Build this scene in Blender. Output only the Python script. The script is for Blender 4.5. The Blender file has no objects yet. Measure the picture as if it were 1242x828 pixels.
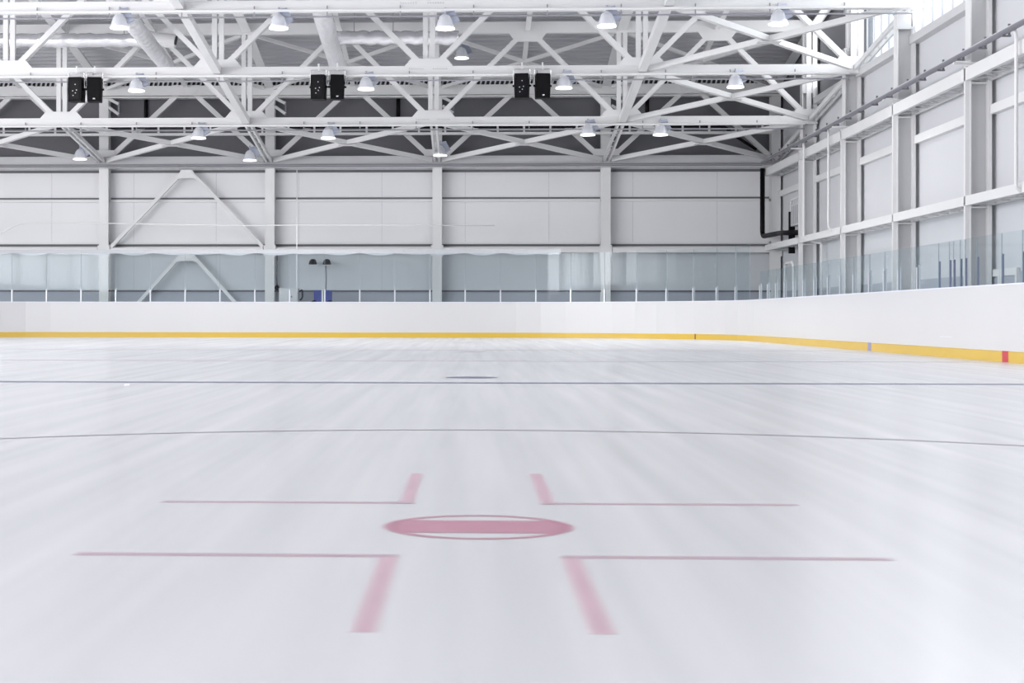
import bpy, bmesh, math, random
from mathutils import Vector, Matrix
random.seed(7)
S = bpy.context.scene
COL = S.collection
PI = math.pi

# ---------------------------------------------------------------- camera
F_PX, PX, PY = 1970.5, 493.26, 385.12
YAW, ROLL, CAM_H = 0.0385, 0.0011, 0.6724
cd = bpy.data.cameras.new('camera')
cam = bpy.data.objects.new('camera', cd); COL.objects.link(cam)
cd.sensor_width = 36.0; cd.sensor_fit = 'HORIZONTAL'
cd.lens = F_PX / 1242 * 36.0
cd.shift_x = (621 - PX) / 1242
cd.shift_y = -(414 - PY) / 1242
cd.clip_start = 0.05; cd.clip_end = 500
cam.location = (0, 0, CAM_H)
cam.rotation_mode = 'QUATERNION'
cam.rotation_quaternion = (Matrix.Rotation(YAW, 3, 'Z') @ Matrix.Rotation(PI / 2, 3, 'X') @ Matrix.Rotation(ROLL, 3, 'Z')).to_quaternion()
cd.dof.use_dof = True
cd.dof.focus_distance = 42
cd.dof.aperture_fstop = 11.0
cd.dof.aperture_ratio = 0.13
S.camera = cam

# ---------------------------------------------------------------- exposure, sky, lights
S.view_settings.view_transform = 'Standard'
S.view_settings.look = 'None'
S.view_settings.gamma = 1
S.view_settings.use_curve_mapping = False
S.view_settings.exposure = 0.0
W = bpy.data.worlds.new('sky'); S.world = W; W.use_nodes = True
W.node_tree.nodes['Background'].inputs[0].default_value = (0.95, 0.97, 1.0, 1)
W.node_tree.nodes['Background'].inputs[1].default_value = 1.7

def area(name, loc, sx, sy, power, rot=(0, 0, 0), color=(1, 1, 1)):
    l = bpy.data.lights.new(name, 'AREA'); l.shape = 'RECTANGLE'
    l.size = sx; l.size_y = sy; l.energy = power; l.color = color
    o = bpy.data.objects.new(name, l); COL.objects.link(o)
    o.location = loc; o.rotation_euler = rot
    return o
# rows of hall lighting over the near part of the rink (above the frame)
for i, y in enumerate((-5, 2, 9, 16, 23, 30)):
    area('ceiling_lamp_row_light', (-7.1, y, 8.9), 33, 1.2, (230, 215, 205, 195, 150, 90)[i], color=(1.0, 0.985, 0.97))
# daylight of the window band on the left and right side walls
area('right_window_daylight', (11.0, 30, 8.9), 44, 1.8, 1000, rot=(PI / 2, 0, PI / 2), color=(0.96, 0.98, 1.0))
for i in range(10):
    area('left_window_daylight', (-25.2, -1 + 6.0 * i, 6.0), 5.2, 7.0, 1120 if i < 7 else (850, 380, 230)[i - 7], rot=(PI / 2, 0, -PI / 2), color=(0.985, 0.985, 1.0))
LAMP_W = 470

# ---------------------------------------------------------------- materials
def mat(name, col, rough=0.5, metal=0.0, noise=0.0, nscale=3.0, spec=0.5, bump=0.0, bscale=20.0, emit=0.0, stretch=(1, 1, 1)):
    m = bpy.data.materials.new(name); m.use_nodes = True
    nt = m.node_tree; b = nt.nodes['Principled BSDF']
    b.inputs['Roughness'].default_value = rough
    b.inputs['Metallic'].default_value = metal
    b.inputs['Specular IOR Level'].default_value = spec
    b.inputs['Base Color'].default_value = (*col, 1)
    tc = nt.nodes.new('ShaderNodeTexCoord'); mp = nt.nodes.new('ShaderNodeMapping')
    mp.inputs['Scale'].default_value = stretch
    nt.links.new(tc.outputs['Object'], mp.inputs[0])
    if noise > 0:
        n = nt.nodes.new('ShaderNodeTexNoise'); n.inputs['Scale'].default_value = nscale; n.inputs['Detail'].default_value = 5
        nt.links.new(mp.outputs[0], n.inputs['Vector'])
        r = nt.nodes.new('ShaderNodeMix'); r.data_type = 'RGBA'
        r.inputs['A'].default_value = (*[c * (1 - noise) for c in col], 1)
        r.inputs['B'].default_value = (*[min(1, c * (1 + noise)) for c in col], 1)
        nt.links.new(n.outputs['Fac'], r.inputs['Factor']); nt.links.new(r.outputs['Result'], b.inputs['Base Color'])
    if bump > 0:
        n2 = nt.nodes.new('ShaderNodeTexNoise'); n2.inputs['Scale'].default_value = bscale; n2.inputs['Detail'].default_value = 4
        nt.links.new(mp.outputs[0], n2.inputs['Vector'])
        bp = nt.nodes.new('ShaderNodeBump'); bp.inputs['Strength'].default_value = bump; bp.inputs['Distance'].default_value = 0.02
        nt.links.new(n2.outputs['Fac'], bp.inputs['Height']); nt.links.new(bp.outputs[0], b.inputs['Normal'])
    if emit > 0:
        b.inputs['Emission Color'].default_value = (1, 1, 1, 1); b.inputs['Emission Strength'].default_value = emit
    return m

def glassmat(name, tint, refl=1.0, rough=0.02):
    m = bpy.data.materials.new(name); m.use_nodes = True
    nt = m.node_tree; nt.nodes.clear()
    out = nt.nodes.new('ShaderNodeOutputMaterial'); mx = nt.nodes.new('ShaderNodeMixShader')
    t = nt.nodes.new('ShaderNodeBsdfTransparent'); t.inputs[0].default_value = (*tint, 1)
    g = nt.nodes.new('ShaderNodeBsdfGlossy'); g.inputs['Roughness'].default_value = rough
    g.inputs[0].default_value = (0.95, 0.98, 1, 1)
    ge = nt.nodes.new('ShaderNodeNewGeometry')
    def mt(op, a, c=None):
        k = nt.nodes.new('ShaderNodeMath'); k.operation = op; k.use_clamp = False
        for i, v in enumerate((a, c)):
            if v is None: continue
            if isinstance(v, (int, float)): k.inputs[i].default_value = v
            else: nt.links.new(v, k.inputs[i])
        return k.outputs[0]
    dt = nt.nodes.new('ShaderNodeVectorMath'); dt.operation = 'DOT_PRODUCT'
    nt.links.new(ge.outputs['Normal'], dt.inputs[0]); nt.links.new(ge.outputs['Incoming'], dt.inputs[1])
    sch = mt('ADD', mt('MULTIPLY', mt('POWER', mt('SUBTRACT', 1.0, mt('ABSOLUTE', dt.outputs['Value'])), 5.0), 0.96 * refl), 0.04 * refl)
    nt.links.new(sch, mx.inputs[0])
    nt.links.new(t.outputs[0], mx.inputs[1]); nt.links.new(g.outputs[0], mx.inputs[2]); nt.links.new(mx.outputs[0], out.inputs[0])
    return m

def icemat():
    m = bpy.data.materials.new('ice'); m.use_nodes = True
    nt = m.node_tree; b = nt.nodes['Principled BSDF']; N = nt.nodes.new; L = nt.links.new
    tc = N('ShaderNodeTexCoord')
    def noise(scale, rot, sc, det=4):
        mp = N('ShaderNodeMapping'); mp.inputs['Rotation'].default_value = (0, 0, rot); mp.inputs['Scale'].default_value = sc
        L(tc.outputs['Object'], mp.inputs[0]); n = N('ShaderNodeTexNoise'); n.inputs['Scale'].default_value = scale; n.inputs['Detail'].default_value = det
        L(mp.outputs[0], n.inputs['Vector']); return n.outputs['Fac']
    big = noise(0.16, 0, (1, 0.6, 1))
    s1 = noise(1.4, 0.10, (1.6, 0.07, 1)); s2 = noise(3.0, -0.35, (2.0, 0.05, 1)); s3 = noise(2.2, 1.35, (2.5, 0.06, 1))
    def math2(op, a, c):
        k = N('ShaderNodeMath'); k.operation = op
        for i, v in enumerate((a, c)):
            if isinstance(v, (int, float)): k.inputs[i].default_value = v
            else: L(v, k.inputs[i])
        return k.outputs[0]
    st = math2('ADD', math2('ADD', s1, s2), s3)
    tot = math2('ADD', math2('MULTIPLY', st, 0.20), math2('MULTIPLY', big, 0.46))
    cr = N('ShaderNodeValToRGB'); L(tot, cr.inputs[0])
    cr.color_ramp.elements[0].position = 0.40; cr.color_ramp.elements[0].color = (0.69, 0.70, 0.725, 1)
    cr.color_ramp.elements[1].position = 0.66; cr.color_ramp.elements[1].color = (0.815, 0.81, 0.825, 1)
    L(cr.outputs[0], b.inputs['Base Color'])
    b.inputs['IOR'].default_value = 1.38
    rr = N('ShaderNodeMapRange'); L(st, rr.inputs[0]); rr.inputs[1].default_value = 1.1; rr.inputs[2].default_value = 1.9
    rr.inputs[3].default_value = 0.19; rr.inputs[4].default_value = 0.26
    L(rr.outputs[0], b.inputs['Roughness'])
    bp = N('ShaderNodeBump'); bp.inputs['Strength'].default_value = 0.03; bp.inputs['Distance'].default_value = 0.01
    L(st, bp.inputs['Height']); L(bp.outputs[0], b.inputs['Normal'])
    return m

M = {
 'steel': mat('white_painted_steel', (0.79, 0.79, 0.79), 0.45, noise=0.03, nscale=1.5),
 'steel_grey': mat('light_grey_painted_steel', (0.62, 0.62, 0.63), 0.5, noise=0.04),
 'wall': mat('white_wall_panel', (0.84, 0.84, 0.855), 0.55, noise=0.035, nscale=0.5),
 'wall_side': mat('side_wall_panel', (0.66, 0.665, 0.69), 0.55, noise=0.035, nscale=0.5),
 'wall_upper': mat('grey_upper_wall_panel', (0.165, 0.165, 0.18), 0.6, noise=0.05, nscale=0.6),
 'joint': mat('dark_joint', (0.16, 0.16, 0.18), 0.7),
 'wall_low': mat('blue_grey_lower_panel', (0.65, 0.67, 0.70), 0.55, noise=0.05, nscale=0.8),
 'dado': mat('grey_dado_panel', (0.43, 0.455, 0.515), 0.6, noise=0.04),
 'deck': mat('grey_roof_deck', (0.53, 0.53, 0.56), 0.5),
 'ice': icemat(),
 'board': mat('white_board_plastic', (0.665, 0.665, 0.675), 0.30, noise=0.015, nscale=0.7, stretch=(1, 1, 0.2)),
 'kick': mat('yellow_kick_plastic', (0.68, 0.46, 0.065), 0.35, noise=0.05, nscale=0.8),
 'rail': mat('board_cap_rail', (0.80, 0.83, 0.90), 0.35),
 'red': mat('red_marker', (0.60, 0.05, 0.07), 0.4, noise=0.05),
 'blue': mat('blue_marker', (0.33, 0.32, 0.52), 0.4, noise=0.05),
 'brown': mat('brown_marker', (0.25, 0.10, 0.05), 0.4),
 'paint_red': mat('pink_red_ice_paint', (0.50, 0.22, 0.30), 0.35, noise=0.08, nscale=4),
 'paint_pink': mat('faded_pink_ice_paint', (0.62, 0.42, 0.49), 0.35, noise=0.10, nscale=3),
 'paint_line': mat('thin_grey_red_ice_paint', (0.50, 0.37, 0.43), 0.35, noise=0.1, nscale=3),
 'paint_blue': mat('dark_blue_ice_paint', (0.13, 0.14, 0.22), 0.35, noise=0.1),
 'paint_circle': mat('thin_dark_ice_paint', (0.17, 0.14, 0.18), 0.35, noise=0.1),
 'paint_faint': mat('faint_ice_paint', (0.42, 0.38, 0.42), 0.35, noise=0.1),
 'glass': glassmat('rink_glass', (0.925, 0.953, 0.960), 0.32, 0.05),
 'glass_edge': mat('glass_edge', (0.30, 0.38, 0.42), 0.2),
 'net': glassmat('clear_film', (0.97, 0.975, 0.98), 0.3, 0.1),
 'alu': mat('aluminium_post', (0.70, 0.72, 0.76), 0.35, 0.3),
 'post_dark': mat('dark_blue_grey_post', (0.20, 0.20, 0.32), 0.4),
 'winglass': glassmat('window_glass', (0.93, 0.96, 0.99), 0.5),
 'winframe': mat('pale_window_frame', (0.76, 0.77, 0.80), 0.4),
 'black': mat('black_pipe', (0.004, 0.004, 0.006), 0.45, noise=0.2, spec=0.15),
 'spk': mat('black_speaker', (0.004, 0.004, 0.005), 0.6, noise=0.2, bump=0.2, bscale=60, spec=0.15),
 'chrome': mat('chrome_hardware', (0.75, 0.75, 0.75), 0.25, 0.8),
 'pipe_grey': mat('dark_grey_pipe', (0.22, 0.22, 0.25), 0.4, 0.2, noise=0.1),
 'conduit': mat('grey_conduit', (0.30, 0.30, 0.33), 0.5),
 'foil': mat('crinkled_foil', (0.86, 0.86, 0.88), 0.25, 0.7, bump=1.0, bscale=4, noise=0.12, nscale=4),
 'spiral': mat('wrapped_duct', (0.80, 0.80, 0.82), 0.35, 0.25, bump=1.0, bscale=6, noise=0.10, nscale=5),
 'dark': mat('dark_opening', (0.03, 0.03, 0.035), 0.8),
 'lampdome': None,
 'lens': mat('lit_lamp_lens', (0.9, 0.9, 0.9), 0.3, emit=1.6),
 'ballast': mat('blue_grey_ballast_box', (0.42, 0.45, 0.55), 0.4, 0.3),
 'bluebin': mat('blue_plastic', (0.05, 0.07, 0.32), 0.4),
 'cream': mat('off_white_cabinet', (0.66, 0.66, 0.68), 0.5),
 'net_cloth': mat('pale_net_cloth', (0.60, 0.61, 0.64), 0.8, noise=0.08, nscale=8),
 'chord_shaded': mat('shaded_white_chord', (0.56, 0.56, 0.58), 0.5, noise=0.05, nscale=2),  # same white steel, with its underlit tone put into the colour
 'floor': mat('concrete', (0.45, 0.45, 0.46), 0.7, noise=0.08, nscale=2, bump=0.1),
}
# ribbed prismatic lamp reflector: translucent white with vertical ribs
def domemat():
    m = mat('ribbed_clear_reflector', (0.62, 0.63, 0.67), 0.2, 0.1)
    b = m.node_tree.nodes['Principled BSDF']
    b.inputs['Transmission Weight'].default_value = 0.25
    b.inputs['Emission Color'].default_value = (1, 1, 1, 1)
    b.inputs['Emission Strength'].default_value = 0.0      # the lamp inside shines through
    return m
M['lampdome'] = domemat()

# ---------------------------------------------------------------- helpers
def tag(o, label=None, cat=None, group=None, kind=None):
    if label: o['label'] = label
    if cat: o['category'] = cat
    if group: o['group'] = group
    if kind: o['kind'] = kind
    return o
def empty(name, loc, label, cat, group=None, rz=0):
    o = bpy.data.objects.new(name, None); COL.objects.link(o)
    o.location = loc; o.rotation_euler = (0, 0, rz); o.empty_display_size = 0.2
    return tag(o, label, cat, group)
def obj(name, bm, m, parent=None, loc=(0, 0, 0), smooth=False):
    bmesh.ops.recalc_face_normals(bm, faces=bm.faces)
    me = bpy.data.meshes.new(name); bm.to_mesh(me); bm.free()
    for mm in (m if isinstance(m, (list, tuple)) else [m]): me.materials.append(M[mm])
    if smooth:
        for p in me.polygons: p.use_smooth = True
    o = bpy.data.objects.new(name, me); COL.objects.link(o); o.location = loc
    if parent: o.parent = parent
    return o
def copy_tree(o, parent=None):
    c = o.copy(); COL.objects.link(c)
    if parent: c.parent = parent
    for ch in list(o.children): copy_tree(ch, c)
    return c
def B(): return bmesh.new()
def box(bm, x0, x1, y0, y1, z0, z1):
    v = [bm.verts.new((x, y, z)) for z in (z0, z1) for y in (y0, y1) for x in (x0, x1)]
    for f in ((0, 1, 3, 2), (4, 6, 7, 5), (0, 4, 5, 1), (2, 3, 7, 6), (0, 2, 6, 4), (1, 5, 7, 3)):
        bm.faces.new([v[i] for i in f])
    return bm
def bar(bm, a, b, w, h, up=(0, 0, 1)):
    """rectangular bar from a to b; w across, h along 'up'"""
    a, b = Vector(a), Vector(b); d = (b - a).normalized(); up = Vector(up)
    s = d.cross(up)
    if s.length < 1e-4: up = Vector((0, 1, 0)); s = d.cross(up)
    s.normalize(); u = s.cross(d).normalized()
    v = []
    for p in (a, b):
        for i, j in ((-1, -1), (1, -1), (1, 1), (-1, 1)):
            v.append(bm.verts.new(p + s * (i * w / 2) + u * (j * h / 2)))
    for f in ((3, 2, 1, 0), (4, 5, 6, 7), (0, 1, 5, 4), (1, 2, 6, 5), (2, 3, 7, 6), (3, 0, 4, 7)):
        bm.faces.new([v[i] for i in f])
    return bm
def tube(bm, pts, r, n=12, cap=True, radii=None):
    pts = [Vector(p) for p in pts]; rings = []
    pu = None
    for i, p in enumerate(pts):
        d = (pts[min(i + 1, len(pts) - 1)] - pts[max(i - 1, 0)]).normalized()
        if pu is None:
            pu = Vector((0, 0, 1)) if abs(d.z) < 0.9 else Vector((1, 0, 0))
        s = d.cross(pu).normalized(); u = s.cross(d).normalized(); pu = u
        rr = radii[i] if radii else r
        rings.append([bm.verts.new(p + s * math.cos(2 * PI * k / n) * rr + u * math.sin(2 * PI * k / n) * rr) for k in range(n)])
    for a, b in zip(rings, rings[1:]):
        for k in range(n): bm.faces.new((a[k], a[(k + 1) % n], b[(k + 1) % n], b[k]))
    if cap:
        bm.faces.new(rings[0][::-1]); bm.faces.new(rings[-1])
    return bm
def lathe(bm, prof, n=24, c=(0, 0, 0)):
    rings = []
    for r, z in prof:
        rings.append([bm.verts.new((c[0] + r * math.cos(2 * PI * k / n), c[1] + r * math.sin(2 * PI * k / n), c[2] + z)) for k in range(n)])
    for a, b in zip(rings, rings[1:]):
        for k in range(n): bm.faces.new((a[k], a[(k + 1) % n], b[(k + 1) % n], b[k]))
    return bm
def prism(bm, poly, y0, y1):
    """polygon of (x,z) extruded in y"""
    a = [bm.verts.new((x, y0, z)) for x, z in poly]; b = [bm.verts.new((x, y1, z)) for x, z in poly]
    bm.faces.new(a); bm.faces.new(b[::-1]); n = len(poly)
    for i in range(n): bm.faces.new((a[i], b[i], b[(i + 1) % n], a[(i + 1) % n]))
    return bm
def bend(pts, r=0.25, n=5):
    """round the inner corners of a polyline"""
    P = [Vector(p) for p in pts]; out = [P[0]]
    for i in range(1, len(P) - 1):
        a = (P[i - 1] - P[i]); b = (P[i + 1] - P[i]); rr = min(r, a.length * .45, b.length * .45)
        p0 = P[i] + a.normalized() * rr; p1 = P[i] + b.normalized() * rr
        for k in range(n + 1):
            t = k / n; out.append((1 - t) ** 2 * p0 + 2 * t * (1 - t) * P[i] + t * t * p1)
    out.append(P[-1]); return out
def structure(name, bm, m, **k):
    o = obj(name, bm, m, **k); o['kind'] = 'structure'; return o

# ---------------------------------------------------------------- dimensions (metres)
XD, YD = 0.03, 5.236              # near face-off dot
RX, EY = 8.23, 54.9               # right boards, far boards
LX, NY = RX - 30.0, EY - 60.0     # left boards, near boards
R = 7.5                           # corner radius
WY = 58.0                         # front of far columns
XW = 11.1                         # right wall panels
NODES = [-25.15, -19.15, -13.15, -7.15, -1.15, 4.85, 10.85]
TR = [(52.0, 6.97), (46.0, 7.67), (40.0, 8.37), (34.0, 9.0)]   # trusses: y, bottom chord height
TH = 2.96
WZ = 6.27

# ================================================================= SETTING
structure('floor', box(B(), -26, 11.6, -9, 58.9, -0.4, -0.12), 'floor')
# far wall: lower panels, upper grey panels
bm = B(); box(bm, -26, 11.6, 58.45, 58.8, 3.1, 6.47)
structure('wall_far', bm, 'wall')
structure('wall_far_lower', box(B(), -26, 11.6, 58.45, 58.8, 1.65, 3.1), 'wall_low')
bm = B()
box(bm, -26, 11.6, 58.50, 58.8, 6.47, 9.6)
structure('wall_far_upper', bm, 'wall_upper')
bm = B(); box(bm, -26, 11.6, 58.38, 58.8, -0.12, 1.65)
structure('wall_far_dado', bm, 'dado')
bm = B(); box(bm, -26, 11.6, 58.34, 58.38, 1.60, 1.66); box(bm, -26, 11.6, 58.40, 58.45, 4.94, 5.0)
box(bm, -26, 11.6, 58.40, 58.45, 3.24, 3.31); box(bm, -26, 11.6, 58.40, 58.45, 5.9, 5.99)
structure('trim_1', bm, 'joint')
bm = B(); box(bm, -26, 11.1, 58.36, 58.45, 4.84, 4.93); box(bm, -26, 11.1, 58.36, 58.45, 3.32, 3.40)
structure('trim_2', bm, 'steel')
bm = B()
for x in [NODES[0] + 1.0 + 3.0 * k for k in range(12)]: box(bm, x - .004, x + .004, 58.446, 58.45, 1.66, 5.9)
structure('trim_12', bm, 'dado')
# right wall
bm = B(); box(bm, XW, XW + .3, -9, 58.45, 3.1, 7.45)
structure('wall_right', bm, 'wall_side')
structure('wall_right_lower', box(B(), XW, XW + .3, -9, 58.45, 1.62, 3.1), 'wall_low')
bm = B(); box(bm, XW - .02, XW + .3, -9, 58.38, -0.12, 1.62)
structure('wall_right_dado', bm, 'dado')
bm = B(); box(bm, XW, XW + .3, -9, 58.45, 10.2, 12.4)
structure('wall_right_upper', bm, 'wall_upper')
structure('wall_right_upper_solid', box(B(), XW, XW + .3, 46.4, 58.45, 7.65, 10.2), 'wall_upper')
# side window band, one window per bay with mullions
COLY = [57.9, 52.0, 46.15, 40.55, 34.7, 28.85, 23.0, 17.15, 11.3, 5.45]
for i in range(2, len(COLY) - 1):
    y1, y0 = COLY[i] - 0.05, COLY[i + 1] + 0.05
    bm = B(); n = 7
    box(bm, XW + .05, XW + .085, y0, y1, 7.65, 7.72); box(bm, XW + .05, XW + .085, y0, y1, 10.1, 10.2)
    for k in range(n + 1):
        yy = y0 + (y1 - y0) * k / n
        box(bm, XW + .05, XW + .085, yy - .035, yy + .035, 7.72, 10.1)
    w = structure('window_%d' % (i - 1), bm, 'winframe')
    bm = B(); box(bm, XW + .06, XW + .075, y0, y1, 7.66, 10.15)
    obj('window_pane', bm, 'winglass', w)
structure('trim_3', box(B(), XW - .22, XW + .3, -9, 58.3, 7.45, 7.65), 'steel_grey')
# left and near walls (beside and behind the camera)
bm = B(); box(bm, -26.3, -26, -9, 58.9, -.12, 12.4); structure('wall_left', bm, 'wall')
bm = B(); box(bm, -26, 11.6, -9.3, -9, -.12, 12.4); structure('wall_near', bm, 'wall')

# corrugated roof deck, ribs running across the hall
def deckz(y):
    pts = [(-10, 12.3), (34, 12.25), (40, 11.72), (46, 11.02), (52, 10.34), (58.9, 9.12)]
    for (a, za), (b, zb) in zip(pts, pts[1:]):
        if y <= b: return za + (zb - za) * (y - a) / (b - a)
    return pts[-1][1]
bm = B(); ys = []; y = 34.0
while y < 58.6:
    ys += [(y, .0), (y + .13, .0), (y + .18, .17), (y + .35, .17)]; y += .38
ys = [(-9.2, 0), (33.9, 0)] + ys
pr = None
for yy, dz in ys:
    cur = [bm.verts.new((x, yy, deckz(yy) + dz)) for x in (-26.2, 11.7)]
    top = None
    if pr: bm.faces.new((pr[0], pr[1], cur[1], cur[0]))
    pr = cur
c = structure('ceiling', bm, 'deck')
mo = c.modifiers.new('thick', 'SOLIDIFY'); mo.thickness = 0.03; mo.offset = 1

# ================================================================= ICE
ice = empty('ice_sheet', ((LX + RX) / 2, (NY + EY) / 2, 0), 'smooth white ice sheet with painted hockey markings filling the rink', 'ice')
IO = Vector(ice.location)
def rr_loop(off=0.0, n=14):
    """rounded rectangle path of the rink, offset outwards; list of (x,y)"""
    r = R + off; out = []
    for cx, cy, a0 in ((RX - R, EY - R, 0), (LX + R, EY - R, PI / 2), (LX + R, NY + R, PI), (RX - R, NY + R, 1.5 * PI)):
        for k in range(n + 1):
            a = a0 + PI / 2 * k / n
            out.append((cx + r * math.cos(a), cy + r * math.sin(a)))
    return out
def loop_wall(bm, offs_z):
    """closed profile [(off,z)...] swept along the rink loop"""
    loops = []
    for off, z in offs_z:
        loops.append([bm.verts.new((x, y, z)) for x, y in rr_loop(off)])
    m = len(loops)
    for i in range(m):
        a, b = loops[i], loops[(i + 1) % m]; n = len(a)
        for k in range(n): bm.faces.new((a[k], a[(k + 1) % n], b[(k + 1) % n], b[k]))
    return bm
def rel(o): o.location = Vector(o.location) - IO; return o
bm = B(); top = [bm.verts.new((x, y, 0)) for x, y in rr_loop(0.0)]; bot = [bm.verts.new((x, y, -.11)) for x, y in rr_loop(0.0)]
bm.faces.new(top); bm.faces.new(bot[::-1]); n = len(top)
for k in range(n): bm.faces.new((top[k], bot[k], bot[(k + 1) % n], top[(k + 1) % n]))
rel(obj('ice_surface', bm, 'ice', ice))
ZP = 0.0008
def flat(bm, x0, x1, y0, y1, z=ZP): return box(bm, x0, x1, y0, y1, z - .002, z)
def ring(bm, cx, cy, r0, r1, z=ZP, n=96, a0=0, a1=2 * PI):
    full = abs(a1 - a0 - 2 * PI) < 1e-6
    P = []
    for k in range(n if full else n + 1):
        a = a0 + (a1 - a0) * k / n
        P.append([bm.verts.new((cx + r * math.cos(a), cy + r * math.sin(a), zz)) for r, zz in ((r0, z), (r1, z))])
    for k in range(len(P) if full else len(P) - 1):
        p, q = P[k], P[(k + 1) % len(P)]; bm.faces.new((p[0], p[1], q[1], q[0]))
    return bm
def chordband(bm, cx, cy, r, h, z):
    """centre band of a face-off spot: disc cut to |y|<h"""
    pts = []; n = 20; a = math.asin(h / r)
    for k in range(n + 1): t = -a + 2 * a * k / n; pts.append((cx + r * math.cos(t), cy + r * math.sin(t)))
    for k in range(n + 1): t = PI - a + 2 * a * k / n; pts.append((cx + r * math.cos(t), cy + r * math.sin(t)))
    bm.faces.new([bm.verts.new((x, y, z)) for x, y in pts]); return bm
# near end-zone spot, circle and four L marks
bm = B(); ring(bm, XD, YD, .272, .305); chordband(bm, XD, YD, .275, .155, ZP)
o = rel(obj('faceoff_spot', bm, 'paint_red', ice)); o['label'] = 'pink red face-off spot with centre band'
rel(obj('faceoff_circle', ring(B(), XD, YD, 4.475, 4.525, n=200), 'paint_circle', ice))
G, HW, LA, LB, T = .631, .2306, 1.137, .915, .05
for sx in (-1, 1):
    for sy in (-1, 1):
        bm = B()
        x0, x1 = sorted((XD + sx * HW, XD + sx * (HW + T))); y0, y1 = sorted((YD + sy * G, YD + sy * (G + LA)))
        flat(bm, x0, x1, y0, y1)
        rel(obj('hash_mark_leg', bm, 'paint_pink', ice))
        bm = B(); x0, x1 = sorted((XD + sx * HW, XD + sx * (HW + LB))); y0, y1 = sorted((YD + sy * G, YD + sy * (G + T)))
        flat(bm, x0, x1, y0, y1, ZP + .0004)
        rel(obj('hash_mark_crossbar', bm, 'paint_line', ice))
XL = XD - 14.0
bm = flat(B(), LX + .02, RX - .02, 16.77 - .15, 16.77 + .15)
rel(obj('blue_line', bm, 'paint_blue', ice))
rel(obj('centre_line', flat(B(), LX + .02, RX - .02, 25.26 - .10, 25.26 + .10), 'paint_faint', ice))
rel(obj('blue_line', flat(B(), LX + .02, RX - .02, 33.73 - .1, 33.73 + .1), 'paint_faint', ice))
rel(obj('goal_line', flat(B(), LX + 1.2, RX - 1.2, 50.9 - .025, 50.9 + .025), 'paint_faint', ice))
for x, y in ((XD, 18.3), (XD, 32.2), (XL, 32.2), (XD, 45.2), (XL, 45.2)):
    bm = B(); ring(bm, x, y, 0.0005, .30, ZP, 40)
    rel(obj('faceoff_spot', bm, 'paint_blue' if y < 20 else 'paint_faint', ice))

# ================================================================= BOARDS
bd = empty('rink_boards', (RX, 25.26, 0), 'white dasher boards with yellow kick strip enclosing the ice', 'rink boards')
BO = Vector(bd.location)
def relb(o): o.location = Vector(o.location) - BO; return o
bm = B(); loop_wall(bm, [(0.0, 0.17), (0.0, 1.185), (.10, 1.185), (.10, -.1), (.02, -.1), (.02, .17)])
relb(obj('board_panel', bm, 'board', bd))
bm = B(); loop_wall(bm, [(-.012, 0.0), (-.012, .155), (0.0, .17), (.02, .17), (.02, 0.0)])
relb(obj('kick_strip', bm, 'kick', bd))
bm = B(); loop_wall(bm, [(-.008, 1.185), (-.008, 1.205), (.13, 1.205), (.13, 1.185)])
relb(obj('cap_rail', bm, 'rail', bd))
def marker(y, w, m, lab, x=RX):
    bm = B(); box(bm, x - .016, x - .008, y - w / 2, y + w / 2, 0.002, .172)
    o = relb(obj('line_marker', bm, m, bd)); o['label'] = lab
marker(25.26, .28, 'red', 'red centre line mark on the yellow strip')
marker(33.73, .26, 'blue', 'faded blue line mark on the yellow strip')
# marker on the far right curve (goal line end)
def curve_pt(s):
    """s metres along the far boards from x=LX+R going right and round the corner; returns point and outward normal"""
    cx, cy = RX - R, EY - R
    L0 = cx - (LX + R)
    if s < L0: return Vector((LX + R + s, EY, 0)), Vector((0, 1, 0))
    t = (s - L0) / R
    if t < PI / 2: return Vector((cx + R * math.sin(t), cy + R * math.cos(t), 0)), Vector((math.sin(t), math.cos(t), 0))
    return Vector((RX, cy - (s - L0 - R * PI / 2), 0)), Vector((1, 0, 0))
p, nn = curve_pt((RX - R) - (LX + R) + R * 1.16)
p, nn = Vector((7.55, 50.62, 0)), Vector((.91, .42, 0)).normalized()
t0 = math.atan2(7.55 - (RX - R), 1) 
def seam(s, w=.012):
    p, nn = curve_pt(s); tg = Vector((nn.y, -nn.x, 0)); bm = B()
    a = p - nn * .0015
    for z0, z1 in ((.172, 1.18),):
        v = [bm.verts.new(a + tg * (sx * w / 2) + Vector((0, 0, z))) for z in (z0, z1) for sx in (-1, 1)]
        bm.faces.new((v[0], v[1], v[3], v[2]))
    return bm
# brown mark where the far boards start to curve (pixel column 843)
bm = B()
cxr, cyr = RX - R, EY - R; tm = .0
best = None
for k in range(400):
    t = k / 400 * 1.5; x = cxr + R * math.sin(t); y = cyr + R * math.cos(t)
    c_, s_ = math.cos(YAW), math.sin(YAW); X = c_ * x + s_ * y; Y = -s_ * x + c_ * y
    u = PX + F_PX * X / Y
    if best is None or abs(u - 843.5) < best[0]: best = (abs(u - 843.5), t)
t = best[1]; nn = Vector((math.sin(t), math.cos(t), 0)); p = Vector((cxr, cyr, 0)) + nn * R; tg = Vector((nn.y, -nn.x, 0))
bar(bm, p - nn * .016 + Vector((0, 0, .002)), p - nn * .016 + Vector((0, 0, .172)), .055, .012, up=nn)
o = relb(obj('line_marker', bm, 'brown', bd)); o['label'] = 'thin brown mark on the yellow strip at the corner'
# small scuffed plate on the right boards
bm = B(); box(bm, RX - .004, RX, 28.0, 28.75, .345, .36)
relb(obj('scuff_strip', bm, 'winframe', bd))

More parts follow.
